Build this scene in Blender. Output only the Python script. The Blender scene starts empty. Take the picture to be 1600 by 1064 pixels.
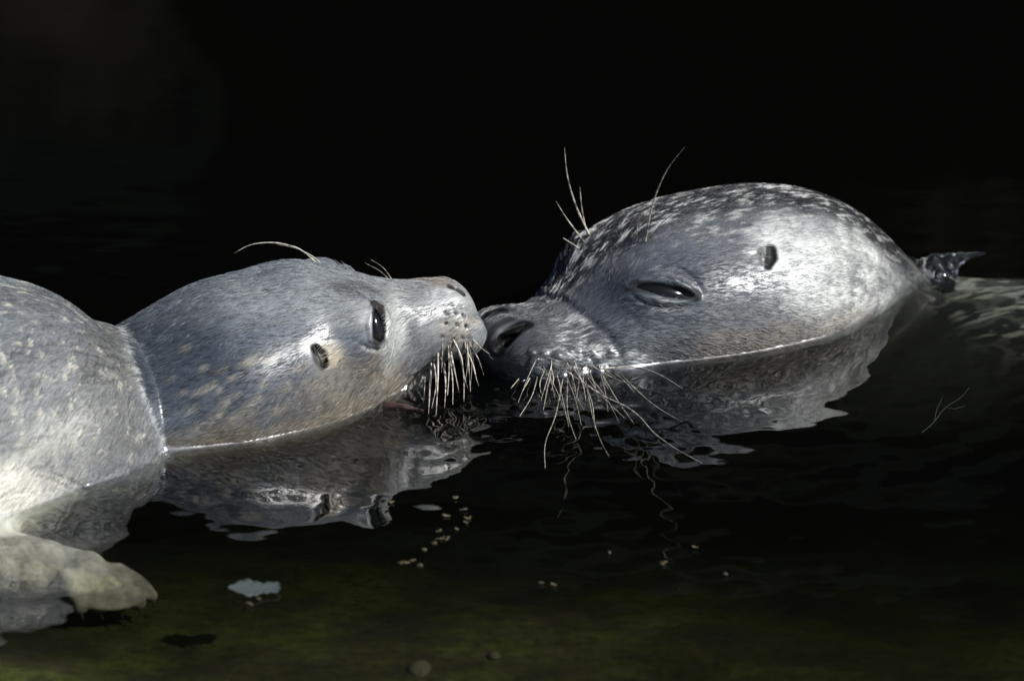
import bpy, math, random
import numpy as np

# ---------------------------------------------------------------- camera, world, sun, exposure
S = 0.0004125                 # metres per modelling unit (about one photo pixel at the seals)
E = math.radians(20.0)        # how far the camera looks down
CE, SE = math.cos(E), math.sin(E)
DIST = 29091.0                # camera distance in units (12 m)
T0 = np.array([800.0, 0.0, 72.0])
CAMP = T0 + DIST * np.array([0.0, -CE, SE])
FWD = np.array([0.0, CE, -SE]); UPV = np.array([0.0, SE, CE]); RGT = np.array([1.0, 0.0, 0.0])

def to_m(p):
    p = np.asarray(p, dtype=np.float64)
    return (p - np.array([800.0, 0.0, 0.0])) * S

scene = bpy.context.scene
col = scene.collection
cam_d = bpy.data.cameras.new('camera'); cam = bpy.data.objects.new('camera', cam_d); col.objects.link(cam)
cam.location = to_m(CAMP)
cam.rotation_euler = (math.pi / 2 - E, 0, 0)
cam_d.sensor_width = 36.0
cam_d.lens = 36.0 * DIST / 1600.0
cam_d.clip_start = 0.5; cam_d.clip_end = 500
cam_d.dof.use_dof = True
cam_d.dof.focus_distance = (DIST - 60) * S
cam_d.dof.aperture_fstop = 9.0
scene.camera = cam

SUN_AZ = math.radians(64)      # to the right of the camera's back
SUN_EL = math.radians(42)
to_sun = np.array([math.sin(SUN_AZ) * math.cos(SUN_EL), -math.cos(SUN_AZ) * math.cos(SUN_EL), math.sin(SUN_EL)])
w = bpy.data.worlds.new('World'); scene.world = w; w.use_nodes = True
wn = w.node_tree.nodes; wn.clear()
sky = wn.new('ShaderNodeTexSky'); sky.sky_type = 'NISHITA'; sky.sun_disc = False
sky.sun_elevation = SUN_EL
sky.sun_rotation = math.atan2(to_sun[0], to_sun[1])
bg = wn.new('ShaderNodeBackground'); bg.inputs['Strength'].default_value = 0.088
wo = wn.new('ShaderNodeOutputWorld')
w.node_tree.links.new(sky.outputs[0], bg.inputs[0]); w.node_tree.links.new(bg.outputs[0], wo.inputs[0])
sun_d = bpy.data.lights.new('sun', 'SUN'); sun_d.energy = 5.0; sun_d.angle = math.radians(0.6); sun_d.color = (1.0, 0.985, 0.965)
sun = bpy.data.objects.new('sun', sun_d); col.objects.link(sun)
from mathutils import Vector
sun.rotation_euler = Vector(-to_sun).to_track_quat('-Z', 'Y').to_euler()
sun.location = (2, -3, 4)
scene.view_settings.view_transform = 'Standard'; scene.view_settings.look = 'None'
scene.view_settings.exposure = 0.62; scene.view_settings.gamma = 1.0
scene.view_settings.use_curve_mapping = False
scene.render.engine = 'CYCLES'
scene.cycles.max_bounces = 8; scene.cycles.transparent_max_bounces = 16; scene.cycles.volume_bounces = 1
scene.cycles.caustics_reflective = False; scene.cycles.caustics_refractive = False
scene.cycles.sample_clamp_indirect = 3.0
scene.cycles.use_denoising = True

rng = np.random.default_rng(11)
random.seed(5)

# ---------------------------------------------------------------- helpers
def ray(px, py):
    d = FWD * DIST + RGT * (px - 800.0) + UPV * (532.0 - py)
    return CAMP, d / np.linalg.norm(d)

def at(px, py, Y=None, Z=None):
    """the point seen at photo pixel (px, py) on the vertical plane Y or the level Z"""
    o, d = ray(px, py)
    t = (Y - o[1]) / d[1] if Y is not None else (Z - o[2]) / d[2]
    return o + d * t

def project(P):
    q = P - CAMP
    z = q @ FWD
    return 800.0 + (q @ RGT) / z * DIST, 532.0 - (q @ UPV) / z * DIST

def smin(a, b, k):
    h = np.clip(0.5 + 0.5 * (b - a) / k, 0, 1)
    return b + (a - b) * h - k * h * (1 - h)

def smax(a, b, k):
    return -smin(-a, -b, k)

def sstep(x, e0, e1):
    t = np.clip((x - e0) / (e1 - e0), 0, 1)
    return t * t * (3 - 2 * t)

_perm = np.random.default_rng(3).permutation(4096).astype(np.int64)
_val = np.random.default_rng(4).random(4096)
def vnoise(P):
    """value noise 0..1 at (N,3)"""
    i = np.floor(P).astype(np.int64); f = P - i
    f = f * f * (3 - 2 * f)
    out = 0
    for dx in (0, 1):
        for dy in (0, 1):
            for dz in (0, 1):
                h = _perm[(_perm[(_perm[(i[:, 0] + dx) & 4095] + i[:, 1] + dy) & 4095] + i[:, 2] + dz) & 4095]
                out = out + _val[h] * np.where(dx, f[:, 0], 1 - f[:, 0]) * np.where(dy, f[:, 1], 1 - f[:, 1]) * np.where(dz, f[:, 2], 1 - f[:, 2])
    return out

def fbm(P, n=3):
    a = 0.0; t = 0.0
    for k in range(n):
        a = a + vnoise(P * (2.03 ** k) + 17.3 * k) * 0.5 ** k; t += 0.5 ** k
    return a / t

def pchip(x, y, xs):
    """monotone cubic interpolation"""
    x = np.asarray(x, float); y = np.asarray(y, float)
    h = np.diff(x); dl = np.diff(y) / h
    m = np.zeros_like(y)
    for i in range(1, len(x) - 1):
        if dl[i - 1] * dl[i] > 0:
            w1 = 2 * h[i] + h[i - 1]; w2 = h[i] + 2 * h[i - 1]
            m[i] = (w1 + w2) / (w1 / dl[i - 1] + w2 / dl[i])
    m[0] = dl[0]; m[-1] = dl[-1]
    k = np.clip(np.searchsorted(x, xs) - 1, 0, len(x) - 2)
    t = np.clip((xs - x[k]) / h[k], 0, 1)
    return ((2 * t**3 - 3 * t**2 + 1) * y[k] + (t**3 - 2 * t**2 + t) * h[k] * m[k]
            + (-2 * t**3 + 3 * t**2) * y[k + 1] + (t**3 - t**2) * h[k] * m[k + 1])

class Loft:
    """implicit tube with elliptic sections square to a level direction; L runs back from the tip"""
    def __init__(self, tip, ang, side, rows, cap0, cap1, p0=2.0, shear=0.0):
        self.shear = shear
        # ang: direction of +L in plan; side: +1/-1 so that W>0 faces the camera
        self.tip = np.array(tip, float)
        self.d = np.array([math.cos(ang), math.sin(ang)])
        n = np.array([-self.d[1], self.d[0]])
        self.n = n if n[1] < 0 else -n
        R = np.array(rows, float)          # L, lateral offset, top, bottom, half width
        self.L0, self.L1 = R[0, 0], R[-1, 0]
        g = np.linspace(self.L0, self.L1, 1500)
        self.g = g
        self.c = pchip(R[:, 0], R[:, 1], g)
        self.zt = pchip(R[:, 0], R[:, 2], g)
        self.zb = pchip(R[:, 0], R[:, 3], g)
        self.a = pchip(R[:, 0], R[:, 4], g)
        for arr in (self.c, self.zt, self.zb, self.a):          # round off the corners between rows
            k = 45
            pad = np.concatenate([np.full(k, arr[0]), arr, np.full(k, arr[-1])])
            ker = np.hanning(2 * k + 1); ker /= ker.sum()
            arr[:] = np.convolve(pad, ker, 'valid')
        s0 = np.ones_like(g); s1 = np.ones_like(g)
        if cap0:
            x = np.clip((cap0 - (g - self.L0)) / cap0, 0, 1); s0 = (1 - x ** p0) ** (1 / p0)
        if cap1:
            x = np.clip((cap1 - (self.L1 - g)) / cap1, 0, 1); s1 = np.sqrt(np.clip(1 - x * x, 0, 1))
        s = np.maximum(s0 * s1, 0.02)
        self.zc = 0.5 * (self.zt + self.zb)
        self.b = 0.5 * (self.zt - self.zb) * s
        self.a = self.a * s
    def local(self, P):
        r = P[:, :2] - self.tip
        W = r @ self.n
        return r @ self.d - self.shear * W, W, P[:, 2]
    def vals(self, L):
        q = np.clip(L, self.L0, self.L1)
        u = (q - self.L0) / (self.L1 - self.L0) * (len(self.g) - 1)
        i = np.minimum(u.astype(np.int64), len(self.g) - 2); t = u - i
        return [arr[i] * (1 - t) + arr[i + 1] * t for arr in (self.c, self.zc, self.a, self.b)]
    def __call__(self, P):
        L, W, Z = self.local(P)
        c, zc, a, b = self.vals(L)
        x = (W - c) / a; y = (Z - zc) / b
        k = np.sqrt(x * x + y * y) + 1e-9
        gx = x / a / k; gy = y / b / k
        f = (k - 1) / np.maximum(np.sqrt(gx * gx + gy * gy), 1e-6) * np.minimum(k, 1.0) ** 0.0
        f = np.where(k < 0.5, -0.5 * np.minimum(a, b), f)
        out = np.maximum(np.maximum(self.L0 - L, L - self.L1), 0)
        return f + out
    def world(self, L, W, Z):
        xy = self.tip + (L + self.shear * W) * self.d + W * self.n
        return np.array([xy[0], xy[1], Z])
    def mirror(self, p):
        p = np.atleast_2d(p)
        L, W, Z = self.local(p)
        c = self.vals(L)[0]
        W2 = 2 * c - W
        xy = self.tip + L[:, None] * self.d + W2[:, None] * self.n
        return np.column_stack([xy, Z])
    def flow(self, P):
        L, W, Z = self.local(P)
        c, zc, a, b = self.vals(L)
        return L, np.arctan2((Z - zc), (W - c)) * 170.0

class Ellipsoid:
    def __init__(self, c, r, R=None):
        self.c = np.array(c, float); self.r = np.array(r, float); self.R = np.eye(3) if R is None else np.array(R, float)
        m = max(r); self.lo = self.c - m; self.hi = self.c + m
    def __call__(self, P):
        q = (P - self.c) @ self.R.T
        k0 = np.sqrt(((q / self.r) ** 2).sum(1)) + 1e-9
        k1 = np.sqrt(((q / self.r ** 2) ** 2).sum(1)) + 1e-9
        return np.maximum(k0 * (k0 - 1) / k1, -self.r.min())

class Chain:
    """polyline of round cones"""
    def __init__(self, pts, rad):
        self.p = [np.array(q, float) for q in pts]
        self.r = [rad] * len(pts) if np.isscalar(rad) else list(rad)
        P = np.array(self.p); m = max(self.r)
        self.lo = P.min(0) - m; self.hi = P.max(0) + m
    def __call__(self, P):
        out = np.full(len(P), 1e9)
        far = np.maximum(np.maximum(self.lo - P, P - self.hi), 0)
        far = np.sqrt((far ** 2).sum(1))
        near = far < 30
        out[~near] = far[~near]
        Q = P[near]
        if len(Q):
            best = np.full(len(Q), 1e9)
            for i in range(len(self.p) - 1):
                a, b = self.p[i], self.p[i + 1]
                ab = b - a
                t = np.clip((Q - a) @ ab / (ab @ ab + 1e-9), 0, 1)
                dd = np.sqrt((((Q - a) - t[:, None] * ab) ** 2).sum(1)) - (self.r[i] + (self.r[i + 1] - self.r[i]) * t)
                best = np.minimum(best, dd)
            out[near] = best
        return out

def local_op(f, prim, k, mode):
    """union / carve only near the primitive"""
    def g(P):
        v = f(P)
        q = prim(P)
        if mode == 'add':
            return smin(v, q, k)
        return smax(v, -q, k)
    return g

def trace(f, px, py, start=-1500.0):
    o, d = ray(px, py)
    t = DIST + start
    p = o + d * t
    for _ in range(400):
        v = float(f(p[None])[0])
        if v < 0.15:
            break
        t += min(max(v * 0.6, 0.1), 60)
        p = o + d * t
        if t > DIST + 2500:
            return None
    return p

def grad(f, P, h=0.8):
    g = np.empty_like(P)
    for i in range(3):
        e = np.zeros(3); e[i] = h
        g[:, i] = f(P + e) - f(P - e)
    return g / (2 * h)

def surface_net(f, lo, hi, h, B=8):
    """mesh of f = 0 by surface nets on a sparse set of blocks"""
    lo = np.array(lo, float); hi = np.array(hi, float)
    nb = np.ceil((hi - lo) / (h * B)).astype(int)
    ix = np.stack(np.meshgrid(*[np.arange(n) for n in nb], indexing='ij'), -1).reshape(-1, 3)
    cen = lo + (ix + 0.5) * B * h
    keep = np.abs(f(cen)) < B * h * 1.35
    ix = ix[keep]
    off = np.stack(np.meshgrid(*[np.arange(B + 1)] * 3, indexing='ij'), -1).reshape(-1, 3)
    N = nb * B + 3
    def gid(c): return (c[..., 0] * N[1] + c[..., 1]) * N[2] + c[..., 2]
    corner = np.array([[i, j, k] for i in (0, 1) for j in (0, 1) for k in (0, 1)])
    edges = [(a, b) for a in range(8) for b in range(a + 1, 8) if np.abs(corner[a] - corner[b]).sum() == 1]
    cells = []; verts = []; flags = []
    for s in range(0, len(ix), 1500):
        blk = ix[s:s + 1500]
        pts = (blk[:, None, :] * B + off[None]).reshape(-1, 3)
        v = f(lo + pts * h).reshape(len(blk), B + 1, B + 1, B + 1)
        v = np.where(v == 0, 1e-6, v)
        cv = np.stack([v[:, c[0]:c[0] + B, c[1]:c[1] + B, c[2]:c[2] + B] for c in corner], -1)
        sg = cv < 0
        act = sg.any(-1) & ~sg.all(-1)
        bi, ci, cj, ck = np.nonzero(act)
        if not len(bi):
            continue
        cc = blk[bi] * B + np.stack([ci, cj, ck], 1)
        cvv = cv[bi, ci, cj, ck]
        acc = np.zeros((len(cc), 3)); cnt = np.zeros(len(cc))
        for a, b in edges:
            va, vb = cvv[:, a], cvv[:, b]
            m = (va < 0) != (vb < 0)
            t = np.where(m, va / np.where(m, va - vb, 1), 0)
            acc += np.where(m[:, None], corner[a] + t[:, None] * (corner[b] - corner[a]), 0)
            cnt += m
        verts.append(lo + (cc + acc / cnt[:, None]) * h)
        cells.append(cc); flags.append(cvv < 0)
    cells = np.concatenate(cells); verts = np.concatenate(verts); flags = np.concatenate(flags)
    ids = gid(cells); order = np.argsort(ids)
    ids = ids[order]; verts = verts[order]; cells = cells[order]; flags = flags[order]
    quads = []
    for ax, c1 in ((0, 4), (1, 2), (2, 1)):
        m = flags[:, 0] != flags[:, c1]
        base = cells[m]; inside = flags[m, 0]
        u, vv = (ax + 1) % 3, (ax + 2) % 3
        du = np.zeros(3, int); du[u] = 1; dv = np.zeros(3, int); dv[vv] = 1
        q = np.stack([gid(base - du - dv), gid(base - dv), gid(base), gid(base - du)], 1)
        k = np.searchsorted(ids, q); k = np.minimum(k, len(ids) - 1)
        ok = (ids[k] == q).all(1)
        k = np.where(inside[:, None], k, k[:, ::-1])
        quads.append(k[ok])
    quads = np.concatenate(quads)
    g = grad(f, verts, 0.5 * h)
    n2 = (g ** 2).sum(1)
    st = (f(verts) / np.maximum(n2, 0.05))[:, None] * g
    ln = np.sqrt((st ** 2).sum(1)); st *= np.minimum(1, 0.8 * h / np.maximum(ln, 1e-9))[:, None]
    verts = verts - st
    return verts, quads, g / np.sqrt(np.maximum(n2, 1e-9))[:, None]

def quad_mesh(name, V, Q, smooth=True):
    me = bpy.data.meshes.new(name)
    V = to_m(V).astype(np.float32)
    n = Q.shape[1]
    me.vertices.add(len(V)); me.vertices.foreach_set('co', V.ravel())
    me.loops.add(Q.size); me.loops.foreach_set('vertex_index', Q.ravel().astype(np.int32))
    me.polygons.add(len(Q)); me.polygons.foreach_set('loop_start', np.arange(0, Q.size, n, dtype=np.int32))
    me.update(calc_edges=True); me.validate()
    if smooth:
        me.polygons.foreach_set('use_smooth', np.ones(len(me.polygons), dtype=bool))
    return me

def link(name, data, parent=None, mat=None):
    o = bpy.data.objects.new(name, data); col.objects.link(o)
    if mat is not None: data.materials.append(mat)
    if parent is not None: o.parent = parent
    return o

def tag(o, label=None, cat=None, group=None, kind=None):
    if label: o['label'] = label
    if cat: o['category'] = cat
    if group: o['group'] = group
    if kind: o['kind'] = kind
    return o

def empty(name):
    o = bpy.data.objects.new(name, None); col.objects.link(o); o.empty_display_size = 0.02
    return o

# ---------------------------------------------------------------- implicit shapes of the two seals
# pup (left): faces right and a little away
PH = Loft((742, 30), math.pi + math.radians(18), 1, [
    # L, offset, top, bottom, half width
    (0, 0, 160, 48, 58), (25, 0, 166, 46, 62), (55, 0, 169, 42, 64), (100, 0, 168, 30, 74), (150, 0, 176, 0, 94),
    (200, 0, 193, -34, 122), (290, 0, 217, -72, 161), (360, 0, 204, -84, 179), (430, 0, 190, -92, 189),
    (500, 0, 159, -96, 184), (560, 0, 130, -100, 178), (660, 0, 98, -100, 164)], 60, 60, 2.2)
PB = Loft((230, -135), math.pi + math.radians(38), 1, [
    (2, 0, 134, -112, 168), (44, 0, 142, -112, 176), (76, 0, 153, -112, 186), (120, 0, 192, -112, 206), (200, 0, 243, -120, 222), (350, 0, 293, -140, 252),
    (500, 0, 308, -160, 270), (700, 0, 318, -190, 270), (900, 0, 258, -200, 250)], 64, 220, 2.0, 0.38)

def pup_base(P):
    f = smin(PH(P), PB(P), 40)
    return f

# adult (right): faces left and toward the camera
AH = Loft((763, 80), math.radians(33), 1, [
    (0, 0, 74, -24, 58), (30, 0, 77, -34, 76), (85, 4, 70, -50, 104), (145, 4, 86, -66, 126), (188, 2, 119, -72, 138),
    (235, 0, 152, -78, 154), (312, 0, 189, -84, 180), (417, 0, 195, -90, 196), (500, 0, 192, -94, 194),
    (584, -8, 177, -98, 174), (668, -20, 142, -104, 138), (740, -24, 88, -110, 92), (824, -10, 0, -130, 60),
    (907, 40, -35, -206, 50), (1042, 120, -66, -256, 60)], 46, 100, 2.6)
AB = Loft((763, 80), math.radians(33), 1, [
    (470, 20, -110, -190, 90), (560, 34, -108, -240, 150), (650, 50, -96, -270, 200), (740, 74, -74, -290, 225), (824, 104, -34, -310, 240),
    (907, 140, -17, -330, 258), (1042, 215, -13, -360, 300), (1300, 370, -15, -390, 310), (1460, 470, -64, -350, 260)], 120, 160)
_L = AH.world
BROWS = [Ellipsoid(_L(250, s * 78, 96), (52, 54, 50)) for s in (1, -1)]

def adult_base(P):
    f = smin(AH(P), AB(P), 46)
    for b in BROWS:
        f = smin(f, b(P), 34)
    return f


def mir(f_pts, loft):
    return [loft.mirror(p)[0] for p in f_pts]

class Sculpt:
    """base field plus added and carved details, each with its own blend"""
    def __init__(self, base):
        self.base = base; self.ops = []
    def add(self, prim, k): self.ops.append((prim, k, 1)); return self
    def cut(self, prim, k): self.ops.append((prim, k, -1)); return self
    def __call__(self, P):
        if len(P) > 16000:
            return np.concatenate([self(P[i:i + 12000]) for i in range(0, len(P), 12000)])
        v = self.base(P)
        lo, hi = P.min(0), P.max(0)
        for prim, k, sgn in self.ops:
            m = k + 30
            if (prim.lo - m > hi).any() or (prim.hi + m < lo).any():
                continue
            s = ((P > prim.lo - m) & (P < prim.hi + m)).all(1)
            if not s.any():
                continue
            q = prim(P[s])
            v[s] = smin(v[s], q, k) if sgn > 0 else smax(v[s], -q, k)
        return v
    def pix(self, pts, lift=0.0, f=None):
        """photo pixels -> points on the surface, lifted along the normal"""
        f = f or self.base
        out = []
        for p in pts:
            q = trace(f, p[0], p[1])
            if q is None: continue
            n = grad(f, q[None])[0]; n /= np.linalg.norm(n)
            out.append(q + n * lift)
        return out

def frame(f, px, py, tx, ty):
    """surface point, normal and tangents (first one along the image direction tx, ty)"""
    p = trace(f, px, py)
    n = grad(f, p[None])[0]; n /= np.linalg.norm(n)
    t = RGT * tx - UPV * ty
    t = t - n * (t @ n); t /= np.linalg.norm(t)
    return p, n, t, np.cross(n, t)

# ---- the pup
pup = Sculpt(pup_base)
for sgn in (1, -1):
    pup.add(Ellipsoid(PH.world(40, sgn * 30, 88), (46, 36, 40)), 14)           # whisker pads
    pup.add(Ellipsoid(PH.world(222, sgn * 92, 128), (58, 58, 60)), 26)         # temple
pup.add(Chain([PH.world(190, 0, 6), PH.world(110, 0, 26), PH.world(84, 0, 34)], [56, 34, 26]), 8)   # lower jaw
PUP1 = Sculpt(pup_base); PUP1.ops = list(pup.ops)

def both(sc, loft, prims_pts, rad, k, mode):
    for pts in (prims_pts, mir(prims_pts, loft)):
        (sc.add if mode > 0 else sc.cut)(Chain(pts, rad), k)

pp = lambda pts, lift=0.0: pup.pix(pts, lift, PUP1)
# hollow in front of the eye
both(pup, PH, pp([(628, 505), (634, 540)], 20), [27, 25], 14, -1)
# brow furrow and lid folds
both(pup, PH, pp([(532, 452), (556, 448), (574, 456), (584, 470)], 3), [3, 6, 7, 6], 6, -1)
both(pup, PH, pp([(562, 536), (578, 546), (594, 547), (606, 537), (612, 516)], 1), [2, 3.5, 4, 3.5, 2], 3, -1)
# eye opening
p0, n0, t0, b0 = frame(PUP1, 592, 505, 0.12, 1.0)
EYE_P = (p0, n0, t0, b0)
both(pup, PH, pp([(589, 474), (592, 492), (594, 510), (592, 526)], 1.5), [4, 11, 14, 11], 2, -1)
both(pup, PH, pp([(588, 465), (600, 481), (608, 503), (606, 526), (594, 540), (580, 531), (576, 508), (581, 482), (588, 465)], -1), 4.4, 3, 1)
# ear hole
both(pup, PH, pp([(494, 545), (502, 556), (507, 568)], -1), [6, 11, 7], 3, -1)
both(pup, PH, pp([(490, 542), (496, 560), (504, 574)], 0), [2, 4, 2], 5, 1)
# nostril
both(pup, PH, pp([(700, 447), (713, 450), (724, 459)], 1), [2, 6, 5], 3, -1)
# lip line
both(pup, PH, pp([(741, 549), (728, 556), (712, 561), (692, 567), (668, 582), (648, 597), (628, 614), (612, 628)], 0), [4, 5, 5, 5, 5, 5, 4, 3], 3, -1)
# pits of the whiskers
for q in [(697, 489), (697, 505), (714, 507), (728, 509), (690, 525), (708, 529), (722, 527), (732, 526), (668, 457), (712, 488), (724, 492), (705, 474), (719, 477)]:
    r = pp([q, (q[0] + 2, q[1] + 2)], 0.6)
    if len(r) == 2: both(pup, PH, r, 3.1, 1.5, -1)
# creases of the neck and shoulder
WR = [[(128, 506), (150, 512), (172, 520)], [(120, 520), (150, 523), (178, 536)], [(140, 536), (165, 542), (192, 545)], [(118, 548), (150, 556), (186, 556)],
      [(150, 566), (176, 573), (196, 570)], [(20, 533), (34, 527), (48, 521)], [(14, 552), (30, 549), (44, 548)], [(205, 676), (222, 688), (242, 691)], [(196, 668), (208, 680), (216, 690)],
      [(0, 690), (20, 694), (36, 690)], [(60, 744), (86, 752), (122, 768)], [(78, 738), (104, 748), (128, 764)], [(20, 772), (34, 771), (44, 768)], [(0, 660), (14, 658), (24, 652)],
      [(110, 750), (122, 756), (134, 768)], [(0, 622), (10, 618), (20, 612)], [(60, 470), (84, 478), (104, 484)], [(130, 590), (160, 596), (185, 592)]]
for wv in WR:
    r = pp(wv, 0.8)
    if len(r) == 3: pup.cut(Chain(r, [1.0, 2.6, 1.2]), 5)
# line of the neck crease, for the highlight painted along it
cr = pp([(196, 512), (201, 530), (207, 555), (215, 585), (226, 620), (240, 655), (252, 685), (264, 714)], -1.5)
# fore flipper
pup.add(Chain([(-120, -520, -112), (-10, -612, -94), (80, -668, -74), (148, -706, -48)], [104, 84, 62, 34]), 40)
hw = np.array([150, -694, -42.0]); ht = np.array([196, -812, -72.0])
h1 = (ht - hw) / np.linalg.norm(ht - hw)
h2 = np.array([1.0, 0.25, -0.05]); h2 -= h1 * (h2 @ h1); h2 /= np.linalg.norm(h2)
h3 = np.cross(h1, h2)
if h3[2] < 0: h3 = -h3
pup.add(Ellipsoid((hw + ht) / 2 + h2 * 6 + h1 * 2, (58, 66, 12), [h1, h2, h3]), 16)
TIPS = [(124, 952), (154, 951), (186, 950), (216, 944), (236, 932)]
tip3 = [at(x, y, Z=-78 + 3 * abs(i - 2)) for i, (x, y) in enumerate(TIPS)]
for i, q in enumerate(tip3):
    root = hw + h1 * 30 + h2 * (i - 2) * 20
    pup.add(Chain([root + h3 * 3, (root + q) / 2 + h3 * 5, q + h3 * 2], [13, 13, 10]), 12)

# ---- the adult
adult = Sculpt(adult_base)
for sgn in (1, -1):
    adult.add(Ellipsoid(AH.world(62, sgn * 50, 22), (66, 62, 46)), 20)
adult.add(Ellipsoid(AH.world(16, 0, 40), (34, 44, 38)), 14)
for sgn in (1, -1):
    adult.add(Ellipsoid(AH.world(178, sgn * 96, 6), (50, 34, 30)), 22)         # corner of the lips
AD1 = Sculpt(adult_base); AD1.ops = list(adult.ops)
ap = lambda pts, lift=0.0: adult.pix(pts, lift, AD1)
# nostril: an open flared slit
NOSE = ap([(778, 545), (788, 532), (803, 519), (821, 507)], -3)
both(adult, AH, NOSE, [5, 11, 9, 3], 3, -1)
NOSE2 = ap([(789, 531), (801, 521)], -16)
both(adult, AH, NOSE2, [9, 8], 4, -1)
# crease above the whisker pad
both(adult, AH, ap([(872, 462), (890, 480), (912, 494), (938, 514), (962, 540), (972, 556)], 3), [2, 4, 4.5, 4.5, 4.5, 3], 10, -1)
# eye
EYE_A = frame(AD1, 1040, 456, 1.0, 0.13)
both(adult, AH, ap([(996, 447), (1020, 449), (1045, 455), (1068, 459), (1084, 461)], 1), [3, 9, 11, 9, 4], 2, -1)
both(adult, AH, ap([(978, 447), (1000, 439), (1026, 435), (1052, 438), (1076, 450), (1092, 464)], 0), [2, 4.5, 5.5, 5.5, 5, 3], 4, 1)
both(adult, AH, ap([(982, 450), (1004, 462), (1030, 470), (1056, 473), (1078, 470), (1092, 464)], -0.5), [2, 3, 3.6, 3.6, 3.4, 3], 3, 1)
both(adult, AH, ap([(1012, 424), (1040, 417), (1066, 422), (1086, 436), (1098, 456)], 1), [2, 3.2, 3.6, 3.4, 2], 5, -1)
both(adult, AH, ap([(988, 463), (1014, 477), (1044, 482), (1072, 480), (1092, 472)], 0.6), [1.5, 2.6, 3, 2.6, 1.6], 4, -1)
# ear
both(adult, AH, ap([(1205, 388), (1206, 401), (1199, 414)], 0), [6, 9.5, 6], 5, -1)
both(adult, AH, ap([(1188, 392), (1191, 404), (1194, 414)], -4), [4, 7, 5], 4, 1)
both(adult, AH, ap([(1184, 398), (1172, 397)], 0.5), [4, 1.5], 4, -1)
for i in range(46):                                                             # bumpy whisker pad
    x, y = random.uniform(828, 940), random.uniform(548, 590)
    r = ap([(x, y), (x + 2, y + 1)], -1.0)
    if len(r) == 2: both(adult, AH, r, random.uniform(3.5, 6), 5, 1)
# ---- end of shapes


# ---------------------------------------------------------------- materials
def mat_new(name):
    m = bpy.data.materials.new(name); m.use_nodes = True
    nt = m.node_tree; nt.nodes.clear()
    out = nt.nodes.new('ShaderNodeOutputMaterial')
    return m, nt, out
def N(nt, typ, **kw):
    n = nt.nodes.new(typ)
    for k, v in kw.items():
        if k.startswith('i_'):
            key = k[2:]
            n.inputs[int(key) if key.isdigit() else key.replace('_', ' ')].default_value = v
        else:
            setattr(n, k, v)
    return n
def principled(nt, out, color=(0.5, 0.5, 0.5), rough=0.5, **kw):
    b = nt.nodes.new('ShaderNodeBsdfPrincipled')
    b.inputs['Base Color'].default_value = (*color, 1); b.inputs['Roughness'].default_value = rough
    for k, v in kw.items(): b.inputs[k.replace('_', ' ')].default_value = v
    nt.links.new(b.outputs[0], out.inputs['Surface'])
    return b

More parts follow.
